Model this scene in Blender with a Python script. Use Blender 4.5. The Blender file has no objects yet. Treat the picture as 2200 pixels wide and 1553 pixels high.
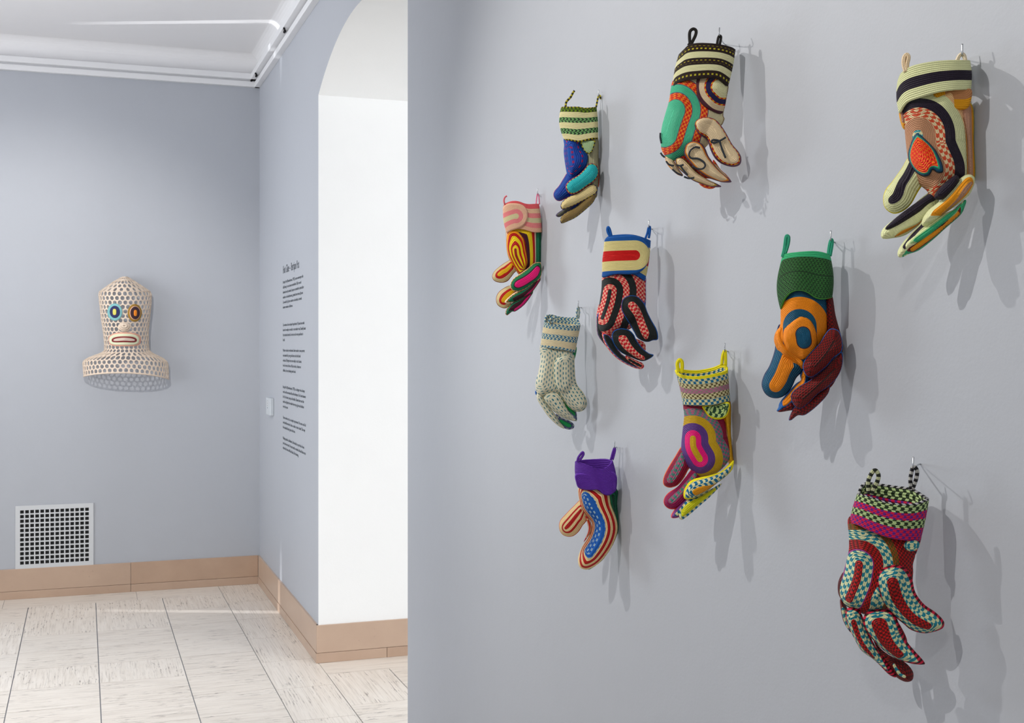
import bpy, bmesh, math, random
import numpy as np
from mathutils import Vector
from mathutils.geometry import delaunay_2d_cdt
random.seed(4)
SC = bpy.context.scene
COL = SC.collection

# ------------------------------------------------------------------ camera, world, lights, exposure
F, CX, CY = 2600.0, 1100.0, 743.0
PHI = math.atan(920 / F)
EYE = np.array([0.0, 0.0, 1.5])
XW = math.cos(PHI) / 0.9            # the glove wall stands at x = XW
YB = 7.745                          # the back wall
ZC = 3.33                           # ceiling
cam = bpy.data.cameras.new('camera'); cam_o = bpy.data.objects.new('camera', cam); COL.objects.link(cam_o)
cam_o.location = EYE; cam_o.rotation_euler = (math.pi / 2, 0, -PHI)
cam.sensor_width = 36; cam.lens = 36 * F / 2200
cam.shift_x = 0; cam.shift_y = -(1553 / 2 - CY) / 2200
SC.camera = cam_o
SC.view_settings.view_transform = 'Standard'; SC.view_settings.look = 'None'
SC.view_settings.exposure = 0.0; SC.view_settings.gamma = 1.0; SC.view_settings.use_curve_mapping = False
W = bpy.data.worlds.new('world'); SC.world = W; W.use_nodes = True
W.node_tree.nodes['Background'].inputs[0].default_value = (0.9, 0.95, 1.0, 1)
W.node_tree.nodes['Background'].inputs[1].default_value = 0.6

def area(loc, target, sx, sy, power, color=(1, 1, 1), spread=180):
    l = bpy.data.lights.new('area_light', 'AREA'); l.shape = 'RECTANGLE'; l.size = sx; l.size_y = sy
    l.energy = power; l.color = color; l.spread = math.radians(spread)
    o = bpy.data.objects.new('area_light', l); COL.objects.link(o); o.location = loc
    o.rotation_euler = (Vector(target) - Vector(loc)).to_track_quat('-Z', 'Y').to_euler(); return o

def spot(loc, target, power, ang, size=0.03, blend=0.7, color=(1, .96, .9)):
    l = bpy.data.lights.new('spot_light', 'SPOT'); l.energy = power; l.spot_size = math.radians(ang)
    l.spot_blend = blend; l.shadow_soft_size = size; l.color = color
    o = bpy.data.objects.new('spot_light', l); COL.objects.link(o); o.location = loc
    o.rotation_euler = (Vector(target) - Vector(loc)).to_track_quat('-Z', 'Y').to_euler(); return o

area((-3.0, 1.6, 1.9), (1.0, 2.0, 1.6), 3.6, 2.6, 10, (.95, .97, 1))          # unseen fill added on the left to brighten the glove wall
area((-0.9, -2.3, 2.0), (.6, 2.4, 1.4), 2.4, 2.0, 26, (1, .98, .96))          # added fill behind the camera, lights the glove fronts
area((-3.0, 5.6, 1.9), (1.0, 6.2, 1.5), 1.8, 2.4, 33, (.95, .98, 1), 90)  # added fill from the left to brighten the text wall
area((-1.9, 5.0, 2.3), (-1.6, 5.6, 3.33), 1.0, 3.0, 40, (.97, .97, 1))          # added uplight out of view, brightens the ceiling
area((-0.8, 4.6, 3.25), (-0.4, 5.6, 0), 2.2, 2.2, 30, (1, .98, .96), 80)            # added overhead fill for the far half, no fixture there
area((4.2, 1.6, 2.0), (1.5, 5.6, 1.5), 2.6, 2.6, 172, (1, 1, 1))              # windows of the room beyond the arch
area((-2.6, 10.4, 1.7), (0.9, 6.6, 0.6), 1.6, 2.4, 64, (.86, .93, 1), 90)         # daylight from the passage behind the back wall
spot((-1.0, -0.5, 3.22), (XW, 1.0, 1.1), 45, 70, .012)
spot((-1.0, 1.65, 3.22), (XW, 1.6, 1.35), 125, 84, .012)
spot((-1.0, 3.7, 3.22), (XW, 1.95, 1.35), 135, 66, .012)
spot((-0.42, 4.5, 3.22), (-0.2, YB, 1.2), 165, 56, .012)
# a sliver of sun through the passage: a spot whose own light pattern is one thin upright blade
sl = spot((-2.9, 8.449, 1.5), (1.047, 6.87, 1.5), 800, 150, .01, 0, (1, 1, 1)); L_ = sl.data; L_.use_nodes = True; tt = L_.node_tree
tc = tt.nodes.new('ShaderNodeTexCoord'); dt = tt.nodes.new('ShaderNodeVectorMath'); dt.operation = 'DOT_PRODUCT'
tt.links.new(tc.outputs['Normal'], dt.inputs[0]); dt.inputs[1].default_value = (1, 0, 0)
ab = tt.nodes.new('ShaderNodeMath'); ab.operation = 'ABSOLUTE'; tt.links.new(dt.outputs['Value'], ab.inputs[0])
lt = tt.nodes.new('ShaderNodeMath'); lt.operation = 'LESS_THAN'; lt.inputs[1].default_value = .009; tt.links.new(ab.outputs[0], lt.inputs[0])
def mth(op, a, b):
    nd = tt.nodes.new('ShaderNodeMath'); nd.operation = op; nd.use_clamp = op == 'MULTIPLY_ADD'
    for k, x in enumerate((a, b) if not isinstance(b, tuple) else (a,) + b):
        if isinstance(x, bpy.types.NodeSocket): tt.links.new(x, nd.inputs[k])
        else: nd.inputs[k].default_value = x
    return nd.outputs[0]
sy = tt.nodes.new('ShaderNodeSeparateXYZ'); tt.links.new(tc.outputs['Normal'], sy.inputs[0])
band = mth('MULTIPLY_ADD', mth('ABSOLUTE', mth('SUBTRACT', mth('ABSOLUTE', sy.outputs[1], 0), mth('ADD', .345, mth('MULTIPLY', mth('GREATER_THAN', sy.outputs[1], 0), .075))), 0), (-10.0, 1.0))
em = tt.nodes['Emission']; tt.links.new(mth('MULTIPLY', lt.outputs[0], band), em.inputs['Strength'])

# ------------------------------------------------------------------ geometry of the view, used once to read off where things stand
def ray(x, y):
    u = (x - CX) / F; v = (CY - y) / F; c, s = math.cos(PHI), math.sin(PHI)
    return np.array([u * c + s, c - u * s, v])
def on_wall(x, y):
    r = ray(x, y); return EYE + r * (XW / r[0])
def on_back(x, y, Y=YB):
    r = ray(x, y); return EYE + r * (Y / r[1])

# ------------------------------------------------------------------ materials
def lin(h):
    h = h.lstrip('#'); c = [int(h[i:i + 2], 16) / 255 for i in (0, 2, 4)]
    return tuple((x / 12.92 if x <= .04045 else ((x + .055) / 1.055) ** 2.4) for x in c) + (1,)

class NT:
    def __init__(s, name):
        s.m = bpy.data.materials.new(name); s.m.use_nodes = True; s.t = s.m.node_tree
        s.b = s.t.nodes['Principled BSDF']
    def n(s, typ, **k):
        nd = s.t.nodes.new(typ)
        for a, b in k.items(): setattr(nd, a, b)
        return nd
    def put(s, sock, v):
        if isinstance(v, bpy.types.NodeSocket): s.t.links.new(v, sock)
        else: sock.default_value = v
    def math(s, op, a, b=0.0, c=None):
        nd = s.n('ShaderNodeMath', operation=op); s.put(nd.inputs[0], a); s.put(nd.inputs[1], b)
        if c is not None: s.put(nd.inputs[2], c)
        return nd.outputs[0]
    def mix(s, f, a, b):
        nd = s.n('ShaderNodeMix', data_type='RGBA'); s.put(nd.inputs[0], f); s.put(nd.inputs[6], a); s.put(nd.inputs[7], b)
        return nd.outputs[2]
    def noise(s, vec, scale, detail=3, rough=.5):
        nd = s.n('ShaderNodeTexNoise'); nd.inputs['Scale'].default_value = scale; nd.inputs['Detail'].default_value = detail
        nd.inputs['Roughness'].default_value = rough
        if vec is not None: s.put(nd.inputs['Vector'], vec)
        return nd.outputs['Fac']
    def ramp(s, f, stops):
        nd = s.n('ShaderNodeValToRGB'); cr = nd.color_ramp
        while len(cr.elements) < len(stops): cr.elements.new(.5)
        for e, (p, c) in zip(cr.elements, stops): e.position = p; e.color = c
        s.put(nd.inputs[0], f); return nd.outputs[0]
    def bump(s, h, strength=.3, dist=.002):
        nd = s.n('ShaderNodeBump'); nd.inputs['Strength'].default_value = strength; nd.inputs['Distance'].default_value = dist
        s.put(nd.inputs['Height'], h); s.t.links.new(nd.outputs[0], s.b.inputs['Normal'])

def coords(t, kind='Object'): return t.n('ShaderNodeTexCoord').outputs[kind]

def plain(name, h, rough=.6, metal=0, bumpy=0):
    t = NT(name); t.b.inputs['Base Color'].default_value = lin(h); t.b.inputs['Roughness'].default_value = rough
    t.b.inputs['Metallic'].default_value = metal
    if bumpy: t.bump(t.noise(coords(t), 120, 4), bumpy, .001)
    return t.m

def paint(name, h):
    t = NT(name); o = coords(t)
    f = t.noise(o, 1.3, 3); g = t.noise(o, 9, 4)
    a = lin(h); b = tuple(x * .955 for x in a[:3]) + (1,)
    t.put(t.b.inputs['Base Color'], t.mix(t.math('MULTIPLY', f, g), a, b)); t.b.inputs['Roughness'].default_value = .55
    hgt = t.math('ADD', t.math('MULTIPLY', t.noise(o, 26, 5), 1.0), t.math('MULTIPLY', t.noise(o, 190, 3), .35))
    t.bump(hgt, .22, .0022); return t.m

def stone(name):
    t = NT(name); o = coords(t); r = t.n('ShaderNodeObjectInfo').outputs['Random']
    mp = t.n('ShaderNodeMapping'); t.put(mp.inputs['Vector'], o); mp.inputs['Scale'].default_value = (.8, .8, 1)
    cmb = t.n('ShaderNodeCombineXYZ'); t.put(cmb.inputs[0], t.math('MULTIPLY', r, 31)); t.put(mp.inputs['Location'], cmb.outputs[0])
    v = mp.outputs[0]
    n1 = t.noise(v, 5, 6, .6); n2 = t.noise(v, 38, 5, .7)
    c = t.mix(n1, lin('bba08a'), lin('9f8370'))
    c = t.mix(t.ramp(n2, [(.66, (0, 0, 0, 1)), (.74, (1, 1, 1, 1))]), c, lin('93796a'))
    c = t.mix(t.math('MULTIPLY', r, .35), c, lin('c9b7a8'))
    t.put(t.b.inputs['Base Color'], c); t.b.inputs['Roughness'].default_value = .32; return t.m

def travertine(name):
    t = NT(name); o = coords(t); r = t.n('ShaderNodeObjectInfo').outputs['Random']
    cmb = t.n('ShaderNodeCombineXYZ'); t.put(cmb.inputs[0], t.math('MULTIPLY', r, 57)); t.put(cmb.inputs[1], t.math('MULTIPLY', r, 23))
    def mapped(sx, sy):
        mp = t.n('ShaderNodeMapping'); t.put(mp.inputs['Vector'], o); mp.inputs['Scale'].default_value = (sx, sy, 1)
        t.put(mp.inputs['Location'], cmb.outputs[0]); return mp.outputs[0]
    band = t.noise(mapped(.9, 9), 1.6, 6, .65)
    fine = t.noise(mapped(1.0, 24), 1.5, 6, .75)
    pits = t.noise(mapped(3.2, 24), 1.5, 5, .62)
    where = t.noise(mapped(1.2, 2.4), 1.3, 2)
    c = t.mix(band, lin('f0ebe4'), lin('c6bbae'))
    c = t.mix(t.math('MULTIPLY', t.ramp(fine, [(.5, (0, 0, 0, 1)), (.72, (1, 1, 1, 1))]), .75), c, lin('83776c'))
    p = t.math('MULTIPLY', t.ramp(pits, [(.575, (0, 0, 0, 1)), (.62, (1, 1, 1, 1))]), t.ramp(where, [(.47, (0, 0, 0, 1)), (.56, (1, 1, 1, 1))]))
    c = t.mix(t.math('MULTIPLY', p, .8), c, lin('5b5149'))
    c = t.mix(t.math('MULTIPLY', r, .25), c, lin('e0dbd4'))
    t.put(t.b.inputs['Base Color'], c); t.b.inputs['Roughness'].default_value = .28
    t.bump(t.math('SUBTRACT', 1, p), .15, .001); return t.m

def dye(h):
    c = lin(h)[:3]; m = sum(c) / 3
    return tuple(min(.93, max(.004, (m + (x - m) * 1.14) * 1.10)) for x in c) + (1,)

# coiled cord: attribute coil = (band value, distance across the cords in m, distance along the cords in m)
MATS = {}
def cord(bands, pitch=.0024, gloss=.62):
    key = repr((bands, pitch))
    if key in MATS: return MATS[key]
    t = NT('coiled_cord'); at = t.n('ShaderNodeAttribute', attribute_name='coil')
    sp = t.n('ShaderNodeSeparateXYZ'); t.put(sp.inputs[0], at.outputs['Vector']); v, row, s = sp.outputs
    cache = {}
    def fac(kind):
        if kind in cache: return cache[kind]
        P, L, k, duty = {'chk': (.0036, .0084, .4, .56), 'big': (.0045, .0098, .28, .5), 'dash': (.0056, .0108, 0, .5), 'stitch': (.0062, .0072, 0, .45),
                         'rope': (.006, .0085, .9, .5), 'knit': (.0034, .0052, .8, .5), 'fine': (.0022, .0055, .4, .5), 'pipe': (.02, .0078, 0, .5)}[kind]
        q = t.math('DIVIDE', row, P); fl = t.math('FLOOR', q); fr = t.math('SUBTRACT', q, fl)
        tri = t.math('ABSOLUTE', t.math('SUBTRACT', t.math('MULTIPLY', fr, 2), 1))
        a = t.math('ADD', t.math('DIVIDE', s, L), t.math('MULTIPLY', fl, .5))
        a = t.math('ADD', a, t.math('MULTIPLY', tri, k * .6))
        res = t.math('LESS_THAN', t.math('FRACT', a), duty)
        if kind == 'dash': res = t.math('MULTIPLY', res, t.math('LESS_THAN', tri, .36))
        if kind == 'stitch': res = t.math('MULTIPLY', res, t.math('LESS_THAN', tri, .5))
        cache[kind] = res; return res
    def tex(x):
        if isinstance(x, str): return dye(x)
        return t.mix(fac(x[0]), dye(x[1]), dye(x[2]))
    vv = t.math('ADD', v, 0.0)
    c = tex(bands[0][1])
    for (lo, _), (_, x) in zip(bands[:-1], bands[1:]):
        c = t.mix(t.math('GREATER_THAN', vv, lo), c, tex(x))
    ridge = t.math('ABSOLUTE', t.math('SINE', t.math('MULTIPLY', row, math.pi / pitch)))
    nz = t.noise(coords(t), 700, 2)
    shade = t.mix(t.math('MULTIPLY', nz, .06), c, (0, 0, 0, 1))
    t.put(t.b.inputs['Base Color'], shade); t.b.inputs['Roughness'].default_value = gloss
    t.b.inputs['Specular IOR Level'].default_value = .3
    tw = t.math('SINE', t.math('ADD', t.math('MULTIPLY', s, 2 * math.pi / .0026), t.math('MULTIPLY', row, 2 * math.pi / pitch)))
    t.bump(t.math('ADD', ridge, t.math('MULTIPLY', tw, .12)), .7, .0018)
    MATS[key] = t.m; return t.m

M = dict(wall=paint('grey_wall_paint', 'a9adb5'), white=paint('white_paint', 'e8eaeb'), ceil=paint('ceiling_paint', 'e6e6e8'),
         trim=paint('picture_rail_paint', 'dcdde0'), stone=stone('pink_beige_stone'), trav=travertine('travertine'),
         grout=plain('grout', '7d8088', .8), black=plain('vinyl_lettering', '585e66', .5), steel=plain('hook_wire', 'b8bcc0', .25, 1),
         dark=plain('shade_and_clip_black', '0c0d0f', .9), grille=plain('grille_paint', 'c3c6ca', .5), thread=plain('dark_cord', '1c2530', .7, 0, .3),
         plate=plain('switch_plastic', 'bcc2c8', .4))

# ------------------------------------------------------------------ mesh helpers
def tag(o, label=None, cat=None, group=None, kind=None):
    if label: o['label'] = label
    if cat: o['category'] = cat
    if group: o['group'] = group
    if kind: o['kind'] = kind
    return o
def mesh_obj(name, verts, faces, mat=None, parent=None, smooth=False, attr=None, origin=None):
    me = bpy.data.meshes.new(name)
    if origin is not None: verts = [tuple(np.asarray(v) - np.asarray(origin)) for v in verts]
    me.from_pydata([tuple(map(float, v)) for v in verts], [], faces); me.update()
    if attr is not None:
        a = me.attributes.new('coil', 'FLOAT_VECTOR', 'POINT'); a.data.foreach_set('vector', np.asarray(attr, dtype=np.float32).ravel())
    if smooth: me.polygons.foreach_set('use_smooth', [True] * len(me.polygons))
    o = bpy.data.objects.new(name, me); COL.objects.link(o)
    if mat: me.materials.append(mat)
    if parent: o.parent = parent
    elif origin is not None: o.location = origin
    return o
def box_vf(x0, x1, y0, y1, z0, z1):
    v = [(x, y, z) for x in (x0, x1) for y in (y0, y1) for z in (z0, z1)]
    f = [(0, 1, 3, 2), (4, 6, 7, 5), (0, 4, 5, 1), (2, 3, 7, 6), (0, 2, 6, 4), (1, 5, 7, 3)]
    return v, f
def box(name, x0, x1, y0, y1, z0, z1, mat, parent=None, bev=0):
    v, f = box_vf(x0, x1, y0, y1, z0, z1); o = mesh_obj(name, v, f, mat, parent)
    if bev:
        b = o.modifiers.new('bevel', 'BEVEL'); b.width = bev; b.segments = 2
    return o
def boxes(name, L, mat, parent=None):
    V, Fc = [], []
    for b in L:
        v, f = box_vf(*b); n = len(V); V += v; Fc += [tuple(i + n for i in q) for q in f]
    return mesh_obj(name, V, Fc, mat, parent)
def empty(name, loc):
    o = bpy.data.objects.new(name, None); o.empty_display_size = .02; COL.objects.link(o); o.location = loc; return o
def prism_x(name, poly, x0, x1, mats, parent=None):
    """polygon in (y, z) extruded along x; faces after the two caps take the second material where wanted"""
    bm = bmesh.new(); a = [bm.verts.new((x0, y, z)) for y, z in poly]; b = [bm.verts.new((x1, y, z)) for y, z in poly]
    n = len(poly); f0 = bm.faces.new(a); f1 = bm.faces.new(list(reversed(b)))
    side = [bm.faces.new((a[i], b[i], b[(i + 1) % n], a[(i + 1) % n])) for i in range(n)]
    for f in side: f.material_index = 1 if len(mats) > 1 else 0
    bmesh.ops.triangulate(bm, faces=[f0, f1]); bmesh.ops.recalc_face_normals(bm, faces=bm.faces)
    me = bpy.data.meshes.new(name); bm.to_mesh(me); bm.free()
    for m in mats: me.materials.append(m)
    o = bpy.data.objects.new(name, me); COL.objects.link(o)
    if parent: o.parent = parent
    return o
def catmull(P, closed=False, sub=6):
    P = np.asarray(P, float); n = len(P); out = []
    rng = range(n) if closed else range(n - 1)
    for i in rng:
        p0 = P[(i - 1) % n] if closed or i > 0 else P[0]; p1 = P[i]; p2 = P[(i + 1) % n]
        p3 = P[(i + 2) % n] if closed or i + 2 < n else P[-1]
        for k in range(sub):
            t = k / sub
            out.append(.5 * ((2 * p1) + (-p0 + p2) * t + (2 * p0 - 5 * p1 + 4 * p2 - p3) * t * t + (-p0 + 3 * p1 - 3 * p2 + p3) * t ** 3))
    if not closed: out.append(P[-1])
    return np.array(out)
def resample(P, step, closed=False):
    Q = np.vstack([P, P[:1]]) if closed else P
    L = np.r_[0, np.cumsum(np.hypot(*np.diff(Q, axis=0).T))]; n = max(3, int(L[-1] / step))
    t = np.linspace(0, L[-1], n + 1); R = np.c_[np.interp(t, L, Q[:, 0]), np.interp(t, L, Q[:, 1])]
    return R[:-1] if closed else R
def dist_poly(P, Q, closed):
    A = Q; B = np.roll(Q, -1, 0) if closed else Q[1:]
    if not closed: A = Q[:-1]
    d = B - A; L2 = (d ** 2).sum(1) + 1e-9
    t = ((P[:, None, :] - A[None]) * d[None]).sum(2) / L2; tc = np.clip(t, 0, 1)
    C = A[None] + tc[..., None] * d[None]; dd = np.hypot(*(P[:, None, :] - C).transpose(2, 0, 1)); k = dd.argmin(1); i = np.arange(len(P))
    return dd[i, k], k, t[i, k], C[i, k]
def tube3(name, pts, rad, mat, parent=None, origin=(0, 0, 0), seg=8, sub=5, close=False):
    P = catmull(pts, close, sub) - np.asarray(origin); n = len(P); V = []; A = []; Fc = []; s = 0
    T = np.gradient(P, axis=0); T /= (np.linalg.norm(T, axis=1)[:, None] + 1e-12)
    up = np.array([.31, .2, .93]); N = np.cross(T[0], up); N /= np.linalg.norm(N)
    for i in range(n):
        N = N - T[i] * (N @ T[i]); N /= np.linalg.norm(N); B = np.cross(T[i], N)
        if i: s += np.linalg.norm(P[i] - P[i - 1])
        for k in range(seg):
            a = 2 * math.pi * k / seg; V.append(P[i] + rad * (N * math.cos(a) + B * math.sin(a))); A.append((.5, rad * min(a, 2 * math.pi - a), s))
    for i in range(n - 1 + (1 if close else 0)):
        for k in range(seg):
            i2 = (i + 1) % n; Fc.append((i * seg + k, i * seg + (k + 1) % seg, i2 * seg + (k + 1) % seg, i2 * seg + k))
    if not close: Fc += [tuple(reversed(range(seg))), tuple((n - 1) * seg + k for k in range(seg))]
    return mesh_obj(name, V, Fc, mat, parent, True, A)
def pts(s): return np.array([[float(a) for a in p.split(',')] for p in s.split()])

# ------------------------------------------------------------------ setting
YN, YF = on_wall(876, 743)[1], on_wall(684, 743)[1]      # near and far side of the arch
ZS = 2.688; RISE = .197; yc, hw = (YN + YF) / 2, (YF - YN) / 2; RA = (hw * hw + RISE * RISE) / (2 * RISE)
a0 = math.asin(hw / RA)
arc = [(yc + RA * math.sin(a), ZS + RISE - RA + RA * math.cos(a)) for a in np.linspace(-a0, a0, 41)]
WT = .62                                                    # thickness of the wall at the arch
YR, XL = -2.6, -3.2
ZT = ZC + .1
def arch_wall(name):
    """wall with the segmental arch cut through it; the reveal is painted white"""
    V, Fc, mi = [], [], []
    def q(y0, z0a, z1a, y1, z0b, z1b):                          # one strip of the two faces
        for x, fl in ((XW, 0), (XW + WT, 1)):
            n = len(V); V.extend([(x, y0, z0a), (x, y1, z0b), (x, y1, z1b), (x, y0, z1a)])
            Fc.append((n, n + 1, n + 2, n + 3) if fl else (n + 3, n + 2, n + 1, n)); mi.append(0)
    q(YR, 0, ZT, YN, 0, ZT); q(YF, 0, ZT, YB + .3, 0, ZT)
    for (y0, z0), (y1, z1) in zip(arc[:-1], arc[1:]): q(y0, z0, ZT, y1, z1, ZT)
    def side(p, r, m):
        n = len(V); V.extend([(XW, *p), (XW + WT, *p), (XW + WT, *r), (XW, *r)]); Fc.append((n, n + 1, n + 2, n + 3)); mi.append(m)
    line = [(YN, 0)] + arc + [(YF, 0)]
    for p, r in zip(line[:-1], line[1:]): side(p, r, 1)
    for p, r in (((YF, 0), (YB + .3, 0)), ((YB + .3, 0), (YB + .3, ZT)), ((YB + .3, ZT), (YR, ZT)), ((YR, ZT), (YR, 0)), ((YR, 0), (YN, 0))): side(p, r, 0)
    o = mesh_obj(name, V, Fc, M['wall']); o.data.materials.append(M['white'])
    o.data.polygons.foreach_set('material_index', mi); return o
wr = arch_wall('wall_right'); tag(wr, kind='structure')
box('wall_back', -1.10, XW, YB, YB + .1, 0, ZC + .1, M['wall'])['kind'] = 'structure'
box('wall_left', XL - .2, XL, YR, 11.5, 0, ZC + .1, M['wall'])['kind'] = 'structure'
box('wall_rear', XL - .2, 5.2, YR - .2, YR, 0, ZC + .1, M['wall'])['kind'] = 'structure'
box('wall_passage', XL, XW, 11.3, 11.5, 0, ZC + .1, M['white'])['kind'] = 'structure'
box('wall_far_right', 5.0, 5.2, YR, 9.2, 0, ZC + .1, M['white'])['kind'] = 'structure'
box('wall_beyond', XW + WT, 5.0, 9.0, 9.2, 0, ZC + .1, M['white'])['kind'] = 'structure'
# ceiling with its small cove
ce = box('ceiling', XL, 5.0, YR, 11.3, ZC, ZC + .12, M['ceil']); ce['kind'] = 'structure'
def cove(name, f):
    r = .07; V = []; Fc = []; n = 8
    for e in (0, 1):
        V += [f(e, 0, ZC), f(e, 0, ZC - r)] + [f(e, r - r * math.cos(a), ZC - r + r * math.sin(a)) for a in np.linspace(0, math.pi / 2, n)]
    k = n + 2
    for i in range(k): Fc.append((i, (i + 1) % k, k + (i + 1) % k, k + i))
    o = mesh_obj(name, V, Fc, M['ceil']); o['kind'] = 'structure'
cove('trim_3', lambda e, d, z: (-1.10 if e == 0 else XW, YB - .004 - d, z + .001)); cove('trim_4', lambda e, d, z: (XW - .004 - d, YR if e == 0 else YB, z + .001))
# rail frieze: white strip above the picture rail, then the two rails with the groove between
def frieze(name, axis):
    items = [('frieze', 0, .006, 3.20, ZC), ('upper_rail', 0, .062, 3.170, 3.205), ('groove', 0, .022, 3.160, 3.172), ('lower_rail', 0, .034, 3.128, 3.162)]
    root = empty(name, (0, 0, 0)); root['kind'] = 'structure'
    for nm, a, b, z0, z1 in items:
        m = M['ceil'] if nm == 'frieze' else M['trim']
        if axis == 'back': box(nm, -1.10, XW - a, YB - b, YB - a + .001, z0, z1, m, root, .003 if 'rail' in nm else 0)
        else: box(nm, XW - b, XW - a + .001, YR, YB, z0, z1, m, root, .003 if 'rail' in nm else 0)
    return root
fb = frieze('trim_1', 'back'); fr = frieze('trim_2', 'right')
for px, py in ((566, 153), (629, 58), (556, 160)):                # dark fixing clips under the side rail
    w = on_wall(px, py); y = w[1]
    tube3('rail_clip', [(XW - .04, y, 3.168), (XW - .047, y - .012, 3.160), (XW - .046, y - .03, 3.166)], .006, M['dark'], fr)
    tube3('rail_clip', [(XW - .052, y - .06, 3.166), (XW - .056, y - .066, 3.163), (XW - .058, y - .075, 3.166)], .005, M['dark'], fr)

# stone skirting, block by block
BH, LH = .178, .046
def skirting(name, make, cuts, low_cuts):
    root = empty(name, (0, 0, 0)); root['kind'] = 'structure'
    for (a, b) in zip(cuts[:-1], cuts[1:]): make('stone_block', a + .0008, b - .0008, LH + .0012, BH, .010, root)
    for (a, b) in zip(low_cuts[:-1], low_cuts[1:]): make('stone_strip', a + .0008, b - .0008, 0, LH, .013, root)
    return root
def mk_back(nm, a, b, z0, z1, t, root): box(nm, a, b, YB - t, YB + .02, z0, z1, M['stone'], root, .0012)
def mk_right(nm, a, b, z0, z1, t, root): box(nm, XW - t, XW + .02, a, b, z0, z1, M['stone'], root, .0012)
def mk_jamb(nm, a, b, z0, z1, t, root): box(nm, a, b, YF - t, YF + .02, z0, z1, M['stone'], root, .0012)
jx = on_back(281, 1240)[0]
skirting('baseboard_back', mk_back, [-1.09, jx, XW - .01], [-1.09, jx, XW - .01])
skirting('baseboard_right', mk_right, [YF + .0005, 6.9, YB - .011], [YF + .0005, 6.6, YB - .014])
sk = skirting('baseboard_jamb', mk_jamb, [XW - .010, XW + WT], [XW - .013, XW + .33, XW + WT])
skirting('baseboard_near', mk_right, [YR, -.9, .6, 2.1, YN + .012], [YR, -.4, 1.2, 2.7, YN + .012])

# floor: grout bed and every travertine tile
fl = box('floor', XL, 5.0, YR, 11.3, -.14, -.004, M['grout']); fl['kind'] = 'structure'
v, f = box_vf(-.5, .5, -.5, .5, -.02, 0); tile_me = bpy.data.meshes.new('tile'); tile_me.from_pydata(v, [], f); tile_me.materials.append(M['trav'])
def tile(x0, x1, y0, y1, veins, gx=.0022, gy=.0013):
    o = bpy.data.objects.new('tile', tile_me); COL.objects.link(o); o.parent = fl
    w, h = x1 - x0 - 2 * gx, y1 - y0 - 2 * gy
    o.location = ((x0 + x1) / 2, (y0 + y1) / 2, -random.random() * .0003)
    if veins: o.rotation_euler = (0, 0, math.pi / 2); o.scale = (h, w, 1)
    else: o.scale = (w, h, 1)
xs = [.79, .44, .066, -.30, -.665, -1.03, -1.395, -1.76, -2.125, -2.49, -2.855, XL]
ys = [7.48, 7.10, 6.72, 6.365, 6.03, 5.69, 5.35, 5.02, 4.68, 4.34, 4.0, 3.66, 3.32, 2.98]
flip = {(0, 0): 1, (1, 0): 1, (1, 1): 1, (2, 0): 1, (2, 1): 1, (2, 4): 1, (1, 4): 1, (3, 2): 1, (0, 6): 0, (1, 6): 0}
for i in range(len(xs) - 1):
    for j in range(len(ys) - 1):
        tile(xs[i + 1], xs[i], ys[j + 1], ys[j], flip.get((i, j), 1 if (i > 2 and (i * 3 + j * 5) % 7 < 2) else 0))
for a, b in zip([-3.2, -2.1, -.44, .30, .79][:-1], [-2.1, -.44, .30, .79]): tile(a, b, 7.48, YB - .0, 0, .001)
yb = [YB, 7.22, 6.753, 6.284, 5.80, 5.323, 4.851, 4.38, 3.91, 3.44, 2.98]
for a, b in zip(yb[1:], yb[:-1]): tile(.79, XW, a, b, 1, .0015)
for a, b in ((XW, 1.9), (1.9, 3.0), (3.0, 5.0)): tile(a, b, 5.495, YF + (0 if a < 1.5 else .4), 0, .001)
xa = [XW, 1.338, 1.70, 2.06, 2.42, 2.78, 3.14]
for i in range(6):
    for j, (a, b) in enumerate(((4.987, 5.495), (4.48, 4.987), (3.97, 4.48), (3.46, 3.97))): tile(xa[i], xa[i + 1], a, b, (i + j) % 2 == 0 or i == 0 and j == 0)
for a, b in ((XL, -.8), (-.8, XW), (XW, 5.0)): tile(a, b, YR, 2.98 if a < 1 else 3.46, 0)
tile(3.14, 5.0, 3.46, 5.495, 0); tile(XL, -1.10, YB, 11.3, 0)

# ------------------------------------------------------------------ return air grille on the back wall
g = empty('air_vent', (on_back(118, 1155)[0], YB, on_back(118, 1155)[2]))
tag(g, 'square hole ventilation grille low on the wall above the stone skirting', 'vent')
def loc(o): o.matrix_parent_inverse = o.parent.matrix_world.inverted() if False else o.matrix_parent_inverse
gl = np.array(g.location)
x0, x1 = on_back(33, 1150)[0], on_back(201, 1150)[0]; z1 = on_back(201, 1080)[2]; z0 = on_back(201, 1214.5)[2]
hx0, hx1 = on_back(43.3, 1150)[0], on_back(190.8, 1150)[0]; hz1 = on_back(190.8, 1090)[2]; hz0 = on_back(190.8, 1204.6)[2]
def gb(name, L, mat): return boxes(name, [(a - gl[0], b - gl[0], c - gl[1], d - gl[1], e - gl[2], f - gl[2]) for a, b, c, d, e, f in L], mat, g)
gb('frame', [(x0, hx0, YB - .007, YB, z0, z1), (hx1, x1, YB - .007, YB, z0, z1), (hx0, hx1, YB - .007, YB, hz1, z1), (hx0, hx1, YB - .007, YB, z0, hz0)], M['grille'])
cw, ch = (hx1 - hx0) / (14 + 13 * .36), (hz1 - hz0) / (12 + 11 * .42)
bars = [(hx0 + cw * (k + (k - 1) * .36), hx0 + cw * (k + k * .36), YB - .0065, YB - .002, hz0, hz1) for k in range(1, 14)]
gb('vertical_bars', bars, M['grille'])
bars = [(hx0, hx1, YB - .006, YB - .0025, hz0 + ch * (k + (k - 1) * .42), hz0 + ch * (k + k * .42)) for k in range(1, 12)]
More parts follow.
